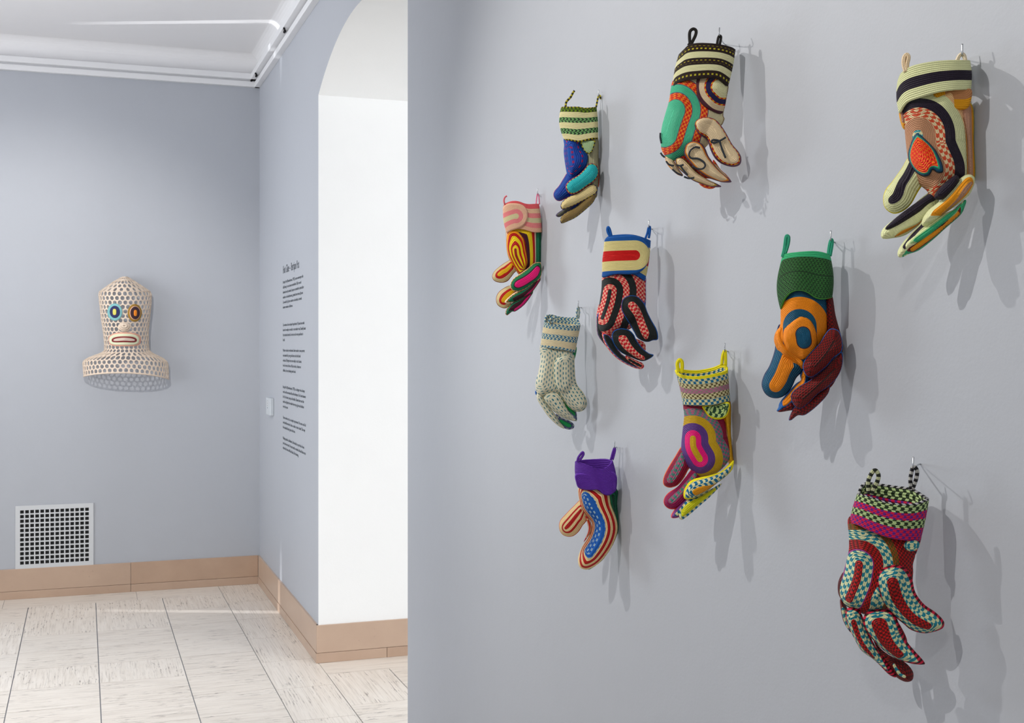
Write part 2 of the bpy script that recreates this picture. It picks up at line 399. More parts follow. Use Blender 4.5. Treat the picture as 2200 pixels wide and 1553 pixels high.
gb('horizontal_bars', bars, M['grille'])
gb('duct_shade_sheet', [(hx0 - .002, hx1 + .002, YB - .0018, YB - .0008, hz0 - .002, hz1 + .002)], M['dark'])  # thin near-black sheet on the wall, painted shade for the grille openings

# ------------------------------------------------------------------ wall text and the switch plate
def text(name, body, size, loc, parent, squeeze=1.0, space=1.0):
    c = bpy.data.curves.new(name, 'FONT'); c.body = body; c.size = size; c.extrude = .0002; c.space_line = space
    c.materials.append(M['black']); o = bpy.data.objects.new(name, c); COL.objects.link(o); o.parent = parent
    bpy.context.view_layer.update(); me = bpy.data.meshes.new_from_object(o); bpy.data.objects.remove(o)
    o = bpy.data.objects.new(name, me); COL.objects.link(o); o.parent = parent; o['kind'] = 'stuff'
    o.location = loc; o.rotation_euler = (math.pi / 2, 0, -math.pi / 2); o.scale = (squeeze, 1, 1); return o
wl = on_wall(608, 743); tr = empty('wall_text', wl)
tag(tr, 'dark grey vinyl exhibition text in paragraphs on the wall beside the arch', 'text')
paras = [(592, "Bertjan Pot (Nieuwleusen, 1975) is een ontwerper die\naltijd bezig is met nieuwe materialen. Hij is vooral\nbekend om zijn stoelen, lampen en textiel en toont hier\nmaskers en handschoenen, gemaakt van touw, lijm en\nZo maakt hij al jaren maskers en hoeden, in steeds\nnieuwe vormen en kleuren."),
         (683, "Zo ontstaat uit een simpel experiment. Hij naait een stuk\nkoord in rondjes en maakt er een masker van. Daarbij komt\nhet materiaal steeds als eerste en de vorm pas later in\nbeeld."),
         (737, "Maskers maken is verslavend. Ieder masker is een portret\nvan iemand die je nog niet kent en dat heel snel\nontstaat. Hij begint met een rondje en ziet daarna\nhoe de vorm zich van zelf laat vinden, draaien en\nstikken, als een tekening met draad."),
         (815, "Bertjan Pot (Nieuwleusen, 1975) is a designer who always\nworks with new materials and techniques. He is best known\nfor his furniture, lamps and textiles. Shown here are the\nmasks and gloves he makes from rope, glue and stitches\nover the years."),
         (880, "These works start as a simple experiment. He sews a coil of\ncord and then turns it into a mask or into a hand. The way\nthe material bends gives the form."),
         (924, "Making masks is addictive. Each mask is a portrait of one\nyou have not met. He starts with a round coil and then sees\nwhere the form will lead him, like drawing.")]
zt = on_wall(608, 575)[2]
S0 = .9 * (608 - 182)
text('heading', 'Hot Glue – Bertjan Pot', .062, (-.0008, 0, 1.5 + (743 - 588.5) / S0 - wl[2]), tr, .92)
for y, body in paras:
    n = body.count('\n') + 1
    text('paragraph', body, .0225, (-.0008, 0, 1.5 + (743 - y - 18) / S0 - wl[2]), tr, 1.34, 1.235 if y < 800 else 1.20)
w = on_wall(584, 873); sp = empty('switch_plate', w); tag(sp, 'small pale rectangular control unit on the wall left of the vinyl text', 'switch')
box('housing', -.022, 0, -.085, .085, -.051, .051, M['plate'], sp, .004)
box('display', -.0228, -.0215, .0, .06, .0, .036, M['grille'], sp); 
for k in range(4): box('button', -.0232, -.0215, .02, .03, .030 - k * .014, .036 - k * .014, M['grout'], sp)

# ------------------------------------------------------------------ gloves
class Glove:
    """One glove. Outlines are read in a crop of the photograph (scale, offset) and laid out on the glove's own upright plane,
    which passes just in front of the wall and is turned towards the room; every piece has a real thickness around that plane."""
    def __init__(s, ox, oy, sc, xr, label, clear=.02, T=.62):
        s.ox, s.oy, s.sc = ox, oy, sc
        w = on_wall(xr, 743); w[0] -= clear; r = ray(xr, 743)
        s.n = -np.array([r[0], r[1], 0]) / math.hypot(r[0], r[1]); s.w = w
        s.K = .9 * (xr - 182) * sc / 1.0                       # crop px per metre
        s.root = None; s.label = label; s.palm = None
    def at(s, x, y, z=0.0):
        r = ray(s.ox + x / s.sc, s.oy + y / s.sc); w = s.w + s.n * z
        return EYE + r * (((w - EYE) @ s.n) / (r @ s.n))
    def hang(s, hx, hy):
        p = s.at(hx, hy); s.hook = p; s.root = empty('cord_glove', p)
        tag(s.root, s.label, 'glove', 'coiled cord gloves hanging on the wall'); s.o = p; return s
    def piece(s, name, outline, spine, bands, z=0.0, zx=0.0, zy=0.0, T=.012, tb=None, R=None, mode='n', cyl=None, parent=None, label=None, pitch=.0024, step=None, ripple=0, over=None):
        O = catmull(pts(outline), True, 5); ext = O.max(0) - O.min(0); st = step or max(4.5, max(ext) / 52)
        O = resample(O, st, True)
        sp = catmull(pts(spine), False, 5); sp = resample(sp, 6)
        gx, gy = np.meshgrid(np.arange(O[:, 0].min(), O[:, 0].max(), st), np.arange(O[:, 1].min(), O[:, 1].max(), st * .9))
        gx = gx + (np.arange(gx.shape[0]) % 2)[:, None] * st * .5
        G = np.c_[gx.ravel(), gy.ravel()]
        # keep the inside grid points
        A, B = O, np.roll(O, -1, 0); c = ((A[None, :, 1] > G[:, None, 1]) != (B[None, :, 1] > G[:, None, 1])) & \
            (G[:, None, 0] < (B - A)[None, :, 0] * (G[:, None, 1] - A[None, :, 1]) / ((B - A)[None, :, 1] + 1e-12) + A[None, :, 0])
        G = G[c.sum(1) % 2 == 1]
        if len(G): G = G[dist_poly(G, O, True)[0] > st * .45]
        P = [Vector(p) for p in np.vstack([O, G])]; n = len(O)
        vv, ee, ff, *_ = delaunay_2d_cdt(P, [(i, (i + 1) % n) for i in range(n)], [], 1, 1e-4)
        V = np.array([tuple(p) for p in vv]); do, *_ = dist_poly(V, O, True)
        ds, k, t, Cn = dist_poly(V, sp, False)
        seg = np.hypot(*np.diff(sp, axis=0).T); cum = np.r_[0, np.cumsum(seg)]
        s_al = cum[k] + np.clip(t, 0, 1) * seg[k]
        d = V - Cn
        def cap(mask, tang, sign):
            dd = d[mask]; pr = dd @ tang; pe = np.abs(dd @ np.array([-tang[1], tang[0]]))
            s_al[mask] += sign * np.arctan2(np.abs(pr), pe + 1e-6) * ds[mask]
        t0 = (sp[1] - sp[0]) / seg[0]; t1 = (sp[-1] - sp[-2]) / seg[-1]
        cap((k == 0) & (t < 0), t0, -1); cap((k == len(seg) - 1) & (t > 1), t1, 1)
        vn = ds / (ds + do + 1e-6)
        if mode == 'n': vb = vn; row = vn * np.mean(ds + do) / s.K
        else: vb = ds; row = ds / s.K
        Rr = R or do.max() * .85
        h = np.sin(np.pi / 2 * np.minimum(do / Rr, 1)) ** .8
        if ripple: h = h * (1 + ripple * np.sin(row * s.K / 19 + .5))
        mn, mx = O.min(0), O.max(0); u = (V - mn) / (mx - mn)
        zb = z + zx * u[:, 0] + zy * u[:, 1]
        if cyl:
            cx_, cw_, ch_ = cyl; zb = zb + ch_ * np.sqrt(np.clip(1 - ((V[:, 0] - cx_) / cw_) ** 2, 0.02, 1))
        if name == 'palm':
            def palm(Q, O=O, Rr=Rr, T=T, z=z):
                A_, B_ = O, np.roll(O, -1, 0)
                k_ = ((A_[None, :, 1] > Q[:, None, 1]) != (B_[None, :, 1] > Q[:, None, 1])) & (Q[:, None, 0] < (B_ - A_)[None, :, 0] * (Q[:, None, 1] - A_[None, :, 1]) / ((B_ - A_)[None, :, 1] + 1e-12) + A_[None, :, 0])
                ins = k_.sum(1) % 2 == 1; dq = dist_poly(Q, O, True)[0]
                return np.where(ins, z + T * np.sin(np.pi / 2 * np.minimum(dq / Rr, 1)) ** .8, 0)
            s.palm = palm
        elif s.palm is not None and name in ('thumb', 'finger', 'finger_cord') and z > 0: zb = np.maximum(zb, s.palm(V) * .97)
        elif over is not None: zb = s.palm(V) + over; tb = .001
        tb = T * .85 if tb is None else tb
        base = np.array([s.at(p[0], p[1], zz) for p, zz in zip(V, zb)])
        front = base + s.n * (T * h)[:, None] - s.o
        edge = do < st * .12; back_i = np.where(~edge)[0]; mp = np.arange(len(V)); mp[back_i] = len(V) + np.arange(len(back_i))
        back = base[back_i] - s.n * (tb * h[back_i])[:, None] - s.o
        F1 = [tuple(f) for f in ff]
        # orient towards the room
        a, b, c_ = (front[i] for i in F1[len(F1) // 2][:3])
        if np.cross(b - a, c_ - a) @ s.n < 0: F1 = [tuple(reversed(f)) for f in F1]
        F2 = [tuple(int(mp[i]) for i in reversed(f)) for f in F1]
        F2 = [f for f, g_ in zip(F2, F1) if set(f) != set(g_)]
        att = np.c_[vb, row, s_al / s.K]; att = np.vstack([att, att[back_i]])
        o = mesh_obj(name, np.vstack([front, back]), F1 + F2, cord(bands, pitch), parent or s.root, True, att)
        if label: o['label'] = label
        return o
    def cuff(s, tf, tb, bf, bands, hn=.024, bow=(0, 0), hb=None, label=None, wav=0, pitch=.0024, rows=26, lean=0):
        tf, tb, bf = (catmull(pts(q), False, 8) for q in (tf, tb, bf)); NP = 40
        def smp(Q, u):
            x = (Q[:, 0] - Q[0, 0]) / (Q[-1, 0] - Q[0, 0]); i = np.argsort(x); return np.interp(u, x[i], Q[i, 0]), np.interp(u, x[i], Q[i, 1])
        V, A, Fc = [], [], []; hb = hb or hn; n2 = 2 * NP
        for r_ in range(rows + 1):
            t = r_ / rows; arc_ = 0; prev = None; hh = hn + (hb - hn) * t
            for k in range(n2):
                a = math.pi * k / NP; u = (1 - math.cos(a)) / 2; zz = hh * math.sin(a)
                q = tf if k <= NP else tb
                x0_, y0_ = smp(q, u); x1_, y1_ = smp(bf, u)
                x = x0_ + (x1_ - x0_) * t; y = y0_ + (y1_ - y0_) * t
                x += math.sin(math.pi * t) * (bow[0] * (1 - u) + bow[1] * u)
                zz += lean * t + wav * math.sin(a * 5 + 1) * math.sin(math.pi * t) * (1 if k < NP else 0)
                p = s.at(x, y, zz)
                if prev is not None: arc_ += np.linalg.norm(p - prev)
                prev = p; V.append(p - s.o); A.append((t, 0, arc_))
        Hm = np.linalg.norm(V[(rows) * n2 + NP // 2] - V[NP // 2])
        A = [(a, a * Hm, c) for a, b, c in A]
        for r_ in range(rows):
            for k in range(n2):
                k2 = (k + 1) % n2; Fc.append((r_ * n2 + k, (r_ + 1) * n2 + k, (r_ + 1) * n2 + k2, r_ * n2 + k2))
        o = mesh_obj('cuff', V, Fc, cord(bands, pitch), s.root, True, A)
        m = o.modifiers.new('thickness', 'SOLIDIFY'); m.thickness = .0032; m.offset = -1
        if label: o['label'] = label
        return o
    def loop(s, path, bands, rad=.0024, z=0.0, zs=None):
        P = pts(path); zs = zs or [z] * len(P)
        return tube3('hanging_loop', [s.at(x, y, q) for (x, y), q in zip(P, zs)], rad, cord(bands, .003), s.root, s.o)
    def cordline(s, path, name, rad=.0014, z=.02, mat=None, parent=None, zs=None):
        P = pts(path); zs = zs or [z] * len(P)
        return tube3(name, [s.at(x, y, q) for (x, y), q in zip(P, zs)], rad, mat or M['thread'], parent or s.root, s.o)
    def hookup(s, label):
        p = s.hook; y = p[1]; z = p[2] - .001
        r = (p - EYE) * np.array([1, 1, 0]); r /= np.linalg.norm(r); dirn = .85 * r + .15 * np.array([1, 0, 0]); q = p + dirn * ((XW - p[0]) / dirn[0])
        o_ = np.array([XW, q[1], z]); f_ = lambda k, dz: np.array([p[0] + (XW - p[0]) * k, p[1] + (q[1] - p[1]) * k, z + dz])
        e = tube3('wall_hook', [o_ + [.004, 0, 0], f_(.8, 0), f_(.12, -.001), f_(-.12, .002), f_(-.05, .014)], .0011, M['steel'], None, tuple(o_), sub=6)
        e.location = o_
        tag(e, label, 'hook', 'wire hooks holding the gloves')

CR, DP = 'ece0b4', '1d1424'
# ---- pink cuffed glove
G = Glove(1040, 390, 5.012, 1162, 'glove with coral pink spiral cuff and yellow and red striped palm').hang(578, 132)
CRE = 'd9c79a'
G.piece('thumb', '290,840 245,862 200,890 130,945 95,990 88,1030 105,1065 150,1085 210,1088 255,1070 290,1030 320,990 352,950 330,860', '162,1000 200,970 240,955 300,895', [(.26, 'e8b820'), (.56, 'b8281c'), (.93, CRE), (1, '8c4a28')], z=-.004, T=.011)
G.piece('finger', '350,1120 270,1120 200,1155 150,1200 128,1260 140,1320 180,1355 230,1365 270,1340 300,1300 340,1250 380,1160', '207,1285 250,1230 330,1170', [(.26, 'e8b820'), (.56, 'b8281c'), (.93, CRE), (1, '8c4a28')], z=-.006, T=.010)
G.piece('hand_back', '530,500 618,500 616,880 600,960 540,940 520,700', '605,520 600,900', [(.86, '0f6445'), (1, 'c9a070')], z=-.012, T=.014)
G.piece('palm', '243,480 350,470 440,470 520,480 562,500 566,620 560,900 500,975 420,1005 380,1010 345,960 300,880 262,820 243,730 238,640', '350,640 395,700 425,960', [(.34, '8c2018'), (.54, '3b1226'), (.76, 'e3c520'), (.89, 'b42a20'), (.96, 'ecd2b8'), (1, 'b48a60')], z=0, T=.017)
G.piece('palm_spiral', '243,620 255,560 310,530 370,545 425,620 445,720 468,860 440,950 385,1000 340,950 290,860 255,780 241,700', '336,735 345,800 385,880 425,935', [(.14, '8d2016'), (.34, 'e8cc1e'), (.52, 'b0281a'), (.72, 'e8cc1e'), (.87, 'b42a1a'), (1, 'ef9a20')], over=.001, T=.004, R=14)
G.piece('finger', '520,1180 460,1225 380,1268 300,1308 245,1368 230,1420 250,1440 300,1402 340,1397 420,1340 480,1270 525,1200', '330,1392 420,1325 500,1220', [(.38, 'e0287c'), (.72, '33141c'), (.92, '14684a'), (1, ('pipe', 'b0843c', '6e2a1c'))], z=.006, T=.010, tb=.006)
G.piece('finger', '605,1015 560,1035 480,1100 400,1160 320,1200 240,1268 222,1305 270,1312 330,1292 420,1250 500,1210 570,1120 608,1060', '330,1290 440,1235 520,1170 600,1060', [(.32, 'c02060'), (.5, '33141c'), (.76, '14684a'), (.86, ('pipe', 'b0843c', '6e2a1c')), (1, 'e8d4b8')], z=.010, T=.010, tb=.006)
G.piece('finger', '615,885 592,868 540,878 480,925 400,985 330,1030 290,1080 280,1130 308,1172 370,1182 440,1160 520,1105 585,1060 618,1000', '368,1112 450,1075 530,1020 590,945', [(.44, 'e8257e'), (.56, '2a1620'), (.88, '117048'), (.95, ('pipe', 'c49a48', '7a3020')), (1, 'e8d4b8')], z=.018, T=.012)
G.cuff('207,278 215,248 260,220 320,207 380,214 430,233 480,242 540,240 592,238', '207,278 240,250 330,232 450,250 560,252 592,238', '243,552 290,528 350,512 420,515 480,530 540,546 622,546',
       [(.17, 'ff6f73'), (.33, 'f0c4a4'), (.5, 'f08f8e'), (.67, 'd6cba4'), (.85, 'f08f8e'), (1, 'f4b79c')], hn=.020, bow=(-14, 6))
G.piece('cuff_spiral', '205,275 250,240 320,232 400,245 450,285 470,345 462,410 430,465 380,500 290,530 245,552 225,500 208,420 203,330', '190,440 225,415 280,390 345,370 345,378', [(26, 'd8cda4'), (72, 'ef8d90'), (200, 'f0bda2')], z=.004, T=.003, mode='a', cyl=(410, 215, .019), R=18)
G.loop('222,245 214,205 226,168 247,155', [(1, 'f08088')], .0022, .010)
G.loop('560,245 566,180 576,130 590,165 596,245', [(1, 'f08aa8')], .0016)
G.hookup('bent wire hook holding the glove with the coral pink cuff')
# ---- green striped cuff, blue palm
G = Glove(1160, 180, 4.853, 1290, 'glove with green striped cuff, blue palm and a turquoise finger').hang(612, 128)
PI_ = ('pipe', 'b4a838', '23201c')
G.piece('hand_back', '500,560 605,560 612,800 616,900 603,1110 588,1185 520,1170 480,900 490,700', '560,600 570,1100', [(1, 'a5a184')], z=-.010, T=.014)
G.piece('red_lining', '600,740 622,880 630,980 625,1060 608,1085 590,900', '612,800 612,1050', [(1, 'c8412e')], z=-.020, T=.006)
G.piece('finger', '165,1372 200,1335 290,1285 350,1270 330,1300 250,1362 200,1390', '200,1372 300,1300', [(.7, '5a5a50'), (1, '3a2c58')], z=-.002, T=.006)
G.piece('palm_lower', '330,1000 500,820 600,860 605,1080 570,1190 480,1270 320,1340 230,1380 250,1300 300,1200 330,1100', '420,1100 500,1200', [(.9, '27499c'), (1, 'b03048')], z=-.010, T=.008)
G.piece('palm', '258,560 420,560 442,660 497,740 493,830 455,890 385,955 330,1005 288,960 266,860 248,720 252,640', '295,690 300,760 312,850', [(.2, '2a58a8'), (.42, ('dash', '1f489c', '8a3060')), (.62, '1c4496'), (.8, ('dash', '24489c', 'b02a4a')), (1, '2450a0')], z=0, T=.018, pitch=.003)
G.piece('thumb', '290,930 250,978 200,1060 150,1120 141,1170 170,1213 215,1222 270,1195 330,1160 370,1060 375,960', '187,1165 240,1090 320,985', [(.3, '1c3f92'), (.55, '234f9e'), (.93, '1d4390'), (1, 'b03048')], z=-.002, T=.012, pitch=.003)
G.piece('thumb_patch', '350,1130 280,1200 300,1210 420,1130 470,1060 420,1050', '310,1190 440,1080', [(1, '27499c')], z=.004, T=.008)
G.piece('finger', '588,1140 560,1230 480,1310 380,1390 300,1430 230,1456 211,1430 225,1380 290,1330 380,1280 450,1210 520,1150', '260,1415 400,1320 540,1200', [(.86, '857048'), (.94, PI_), (1, '33285e')], z=.004, T=.010)
G.piece('finger', '540,1045 590,1065 600,1120 572,1160 500,1200 430,1235 350,1275 280,1300 236,1312 214,1280 232,1230 290,1180 400,1130 480,1070', '260,1265 400,1190 550,1095', [(.80, 'dcca98'), (.90, PI_), (1, '45306a')], z=.010, T=.010)
G.piece('finger', '545,828 592,850 614,905 602,972 560,1022 500,1062 430,1112 360,1148 308,1146 272,1100 272,1050 318,1000 400,950 460,890 500,840', '365,1080 480,1000 555,920', [(.84, '3ca7ac'), (.93, PI_), (1, 'a03868')], z=.018, T=.012)
G.cuff('218,250 240,238 330,238 400,238 470,250 540,245 590,238', '218,250 260,250 400,252 540,252 590,238', '256,592 300,590 360,600 420,606 500,586 560,576 606,574',
       [(.03, PI_), (.15, ('rope', '6f8e2c', '26311a')), (.31, 'e4dcac'), (.46, ('rope', '7fb070', '1c2b22')), (.64, 'e4dcac'), (.80, ('rope', '7fb070', '1c2b22')), (.96, 'e4dcac'), (1, PI_)], hn=.022, bow=(-35, 8), wav=.001)
G.piece('cuff_tab', '424,600 500,590 576,592 562,660 540,712 510,732 470,710 440,660', '500,620 505,660', [(.84, 'a4bd92'), (1, PI_)], z=.015, T=.004)
G.loop('268,245 275,190 318,142 345,92 360,72', [(1, PI_)], .0024, .012)
G.loop('586,245 598,180 612,126 628,128 632,160', [(1, PI_)], .0020)
G.hookup('bent wire hook holding the glove with the green striped cuff')
# ---- lettered glove
G = Glove(1370, 40, 3.697, 1592, 'lettered glove with dark striped cuff and sea green oval on its palm', clear=.026).hang(652, 138)
OR = ('chk', 'e88a44', 'c8341e'); OR2 = ('pipe', 'e0a040', 'b0302a'); TE = '52b08c'; SK = 'e2ccaa'; PU = '6a4b5c'
G.piece('hand_back', '560,500 712,500 705,640 680,760 690,800 650,860 560,830', '640,560 640,820', [(.8, 'dcd2ac'), (1, 'a08c6a')], z=-.006, T=.012)
G.piece('finger', '480,1290 560,1310 630,1325 592,1352 540,1347 500,1325', '510,1315 590,1335', [(1, OR)], z=-.014, T=.008)
G.piece('finger', '600,1120 660,1200 705,1240 740,1290 680,1280 600,1230', '620,1170 710,1260', [(.4, 'd9c9a2'), (1, OR)], z=-.014, T=.008)
G.piece('palm', '262,560 290,480 400,450 500,450 640,460 700,540 690,640 668,740 650,800 640,850 600,900 560,1000 480,1060 360,1100 280,1128 215,1087 184,1010 188,880 218,760 250,650', '228,940 258,840 292,745', [(88, TE), (93, '6a5a60'), (143, OR), (149, '5a5a70'), (208, TE), (214, '5a5a70'), (268, OR), (274, '5a5a70'), (900, 'ddd3ae')], z=0, T=.022, mode='a', R=130, pitch=.0021)
G.piece('wrist_rosette', '475,470 466,560 478,630 520,690 590,735 664,757 694,690 712,560 716,490 600,450', '650,545 680,575', [(58, 'e0dcb0'), (70, OR2), (108, '1d1a45'), (120, OR2), (163, 'dcc7a6'), (400, '4a2430')], over=.001, T=.004, mode='a', R=14, pitch=.0021)
G.piece('finger', '222,1092 280,1118 302,1150 332,1200 362,1246 320,1242 270,1200 230,1150', '250,1125 330,1225', [(.8, SK), (1, 'd08a30')], z=-.004, T=.010)
G.piece('thumb', '458,872 452,830 478,798 540,782 612,798 662,848 702,908 752,998 802,1058 824,1110 812,1160 762,1178 700,1167 648,1142 608,1102 578,1042 548,962 490,922', '520,845 600,875 680,1000 735,1095', [(.78, SK), (.88, OR2), (1, PU)], z=.014, T=.013, R=40, pitch=.0021)
G.piece('palm_lower', '250,1080 380,1040 470,1010 530,1050 620,1180 650,1270 560,1270 420,1240 330,1160', '400,1100 560,1230', [(1, OR)], z=-.006, T=.010)
f1 = G.piece('finger', '298,1130 318,1104 360,1108 412,1150 472,1218 560,1278 640,1316 664,1336 600,1338 520,1317 440,1287 370,1232 320,1182', '340,1150 430,1240 580,1310', [(.70, SK), (.82, 'c4a648'), (1, PU)], z=.006, T=.011)
f2 = G.piece('finger', '368,1052 384,1000 440,972 502,988 537,1030 562,1090 602,1150 662,1218 734,1278 742,1300 690,1302 640,1292 560,1262 480,1212 420,1152 375,1092', '440,1050 520,1160 660,1270', [(.74, SK), (.85, 'dd8a34'), (1, PU)], z=.014, T=.013, R=40, pitch=.0021)
G.cuff('325,285 370,240 410,205 480,193 560,194 650,203 740,224 778,245', '325,285 400,240 560,226 700,240 778,245', '276,560 300,520 380,490 470,477 560,470 640,480 718,540',
       [(.07, '231612'), (.17, ('stitch', '2c1c16', 'c8bc48')), (.235, '231612'), (.41, 'e2dfb4'), (.47, '231612'), (.55, ('stitch', '2c1c16', 'b8a848')), (.605, '231612'), (.78, 'e2dfb4'), (.83, '231612'), (.93, ('stitch', '2c1c16', 'b8b048')), (1, '231612')], hn=.027, bow=(-10, 6), pitch=.0021)
L = 'cord_letter'
for par, zz, pth in [(f2, .030, '495,1026 460,1020 425,1040 407,1080 425,1108 480,1112 525,1140 535,1172 510,1194 470,1190 432,1172'),
                     (None, .030, '700,942 660,966 610,986 585,978 600,963 640,968 655,985'), (None, .030, '652,975 668,1030 698,1106'),
                     (f1, .021, '308,1162 335,1168 365,1160'), (f1, .021, '338,1168 365,1205 398,1242'), (f1, .021, '368,1255 405,1268 450,1264'),
                     (None, .010, '226,1132 250,1160 288,1168'), (None, .008, '275,1196 312,1226 356,1246'), (None, .004, '182,1066 196,1086 216,1102'), (None, .004, '180,908 179,945 188,990')]:
    G.cordline(pth, L, .0016, zz)
G.loop('418,212 412,160 415,105 440,82 463,95 460,130 436,180 418,212 404,198', [(1, '161210')], .0027, .014)
G.loop('630,205 640,152 652,136 662,150 652,205', [(1, '161210')], .0022)
G.hookup('bent wire hook holding the lettered glove with the dark striped cuff')
# ---- cream glove, dark bands, top right
G = Glove(1860, 80, 2.588, 2099, 'large cream glove with a dark band on its cuff and an orange heart patch').hang(538, 98)
CG = 'd9dcae'; TP = 'a97f66'; RC = ('big', 'c4553f', 'dcc8a2')
G.piece('side_strip', '470,380 590,370 602,600 609,760 592,805 555,775 540,560', '575,400 582,600 585,780', [(.5, 'b48a74'), (.82, 'd99220'), (1, 'b9b048')], z=-.012, T=.016)
G.piece('thumb', '250,660 200,728 150,798 110,848 96,900 108,950 150,980 200,971 250,931 290,862 320,820 360,790 340,700', '143,912 178,888 195,820 225,770 262,690', [(.34, DP), (.93, CG), (1, 'd8c832')], z=-.006, T=.013, ripple=.05)
G.piece('finger', '380,850 300,900 240,960 160,1010 100,1060 84,1095 95,1120 150,1117 220,1100 300,1045 370,990 410,900', '150,1118 290,1045 390,960', [(.3, 'd2891c'), (1, CG)], z=-.008, T=.010)
G.piece('finger_cord', '370,860 300,905 230,955 165,1005 112,1055 118,1070 170,1055 230,1020 300,975 340,940 400,890', '125,1062 260,960 370,890', [(.85, DP), (1, DP)], z=0, T=.007)
G.piece('palm', '195,400 200,340 400,280 500,270 540,330 548,420 557,560 562,760 535,800 480,840 440,885 370,905 340,855 300,820 260,760 235,680 220,560 212,460', '292,560 300,640 345,745', [(30, ('chk', '3f95a0', 'd8d2a8')), (98, 'b08468'), (152, RC), (208, DP), (264, CG), (900, 'e3b98c')], z=0, T=.024, mode='a', R=120, pitch=.0021)
G.piece('finger', '340,985 300,1040 250,1090 200,1150 177,1195 188,1224 240,1205 300,1150 360,1100 400,1020', '215,1165 260,1100 330,1030', [(.35, DP), (1, CG)], z=.004, T=.010)
G.piece('finger', '548,905 548,950 520,995 440,1065 380,1120 300,1182 240,1205 200,1222 222,1175 290,1120 400,1040', '520,985 420,1075 260,1190', [(.42, 'd89020'), (.66, ('dash', '5c1c1c', '1c1414')), (1, '3fa070')], z=.004, T=.010)
G.piece('finger', '545,905 500,950 430,985 340,1050 262,1108 220,1150 228,1180 300,1142 350,1110 430,1045 510,980', '290,1135 420,1040 530,930', [(.52, '3fa070'), (.7, '9fc08a'), (1, CG)], z=.010, T=.009)
G.piece('finger', '588,765 608,795 580,870 520,922 430,987 370,1032 318,1050 316,1010 350,960 400,920 450,872 510,800 550,768', '420,990 520,905 590,815', [(.3, 'b48c74'), (.64, 'dd9420'), (1, CG)], z=.014, T=.013)
G.piece('finger_cord', '450,800 500,765 520,788 500,830 460,872 430,898 400,905 380,890 400,850', '500,785 465,830 420,870', [(1, DP)], z=.022, T=.008)
G.piece('thumb_patch', '186,392 222,372 226,500 206,506 188,450', '205,410 208,470', [(.5, 'a97f70'), (1, 'd99a3a')], z=-.006, T=.008)
G.cuff('176,245 195,200 240,167 300,147 400,131 500,126 580,128', '176,245 240,195 380,160 520,140 580,128', '184,422 225,365 300,335 400,306 500,292 585,292',
       [(.34, CG), (.68, DP), (1, CG)], hn=.030, bow=(-10, 8))
G.piece('cuff_tab', '376,312 480,290 583,286 586,350 562,397 490,404 425,380', '500,285 545,285', [(64, 'b4805a'), (400, 'd99a1c')], z=.016, zx=-.008, T=.005, mode='a', R=14)
G.piece('heart_patch', '288,533 340,575 390,630 425,700 430,748 400,754 371,737 355,766 320,774 280,752 245,700 235,650 250,590 268,552', '300,690 305,640', [(.80, ('knit', 'e8702c', 'dc3018')), (.87, '3fa07c'), (.95, '164660'), (1, '14384c')], over=.001, T=.006, R=26, label='orange and red heart shaped patch')
G.loop('222,192 211,150 214,112 228,97 238,112 230,150 228,192', [(1, 'e6cfae')], .0026, .018)
G.loop('505,135 520,103 538,94 550,110 553,138', [(1, 'e0d2ba')], .0024)
G.hookup('bent wire hook holding the large cream glove with the heart patch')
# ---- blue trimmed cuff, dark and red fingers
G = Glove(1250, 470, 4.197, 1413, 'glove with blue edged cream cuff, red bar and dark green palm', clear=.026).hang(606, 74)
DG = '141a1a'; RK = ('chk', 'ecb09a', 'c41f38'); BL = '1c5aa0'; CY_ = 'e2d59a'
G.piece('hand_back', '470,470 572,520 578,600 578,750 560,800 480,700', '530,520 540,760', [(.9, RK), (1, BL)], z=-.006, T=.012)
G.piece('finger', '158,770 134,850 132,930 135,1010 150,1062 200,1130 255,1185 262,1150 200,1040 172,900', '145,900 150,1030 230,1150', [(.55, '1c2020'), (.8, BL), (1, RK)], z=-.012, T=.010)
G.piece('finger', '480,1080 560,1115 577,1170 560,1196 520,1160 470,1120', '510,1110 560,1160', [(1, RK)], z=-.012, T=.008)
G.piece('palm', '196,480 300,460 480,470 552,540 566,700 572,760 560,900 480,960 420,1000 330,1012 260,1062 200,1042 160,1000 149,930 154,800 175,650', '256,655 236,760 188,895', [(17, DG), (62, RK), (122, DG), (178, RK), (240, DG), (320, RK), (900, BL)], z=0, T=.022, mode='a', R=100)
G.piece('finger', '183,1032 230,1038 282,1080 312,1150 362,1220 452,1270 540,1308 562,1330 540,1354 480,1347 400,1312 320,1262 250,1192 200,1112', '225,1065 300,1180 400,1270 520,1320', [(.60, DG), (.74, BL), (1, RK)], z=.002, T=.011)
G.piece('finger', '400,1230 470,1265 545,1300 560,1330 530,1350 460,1320 400,1270', '430,1270 530,1325', [(.4, DG), (1, RK)], z=.006, T=.009)
G.piece('thumb', '356,772 373,720 430,690 502,700 562,760 592,840 632,920 672,990 688,1050 683,1090 640,1096 600,1110 550,1102 500,1072 470,1022 430,950 380,870 358,820', '455,782 510,850 545,960 578,1075', [(.36, RK), (.93, DG), (1, BL)], z=.012, T=.013)
G.piece('finger', '270,1062 288,1010 350,988 422,1000 467,1040 492,1090 542,1160 602,1210 648,1226 620,1257 560,1282 500,1272 430,1242 350,1202 290,1132', '370,1090 420,1170 500,1245 560,1268', [(.40, RK), (.93, DG), (1, BL)], z=.014, T=.012)
G.cuff('212,180 245,153 320,143 400,139 480,146 560,170 622,196', '212,180 280,170 420,165 560,185 622,196', '192,530 250,503 350,500 460,500 520,528 570,562',
       [(.19, BL), (.40, CY_), (.64, 'c4202c'), (.88, CY_), (1, BL)], hn=.022, bow=(-12, 10))
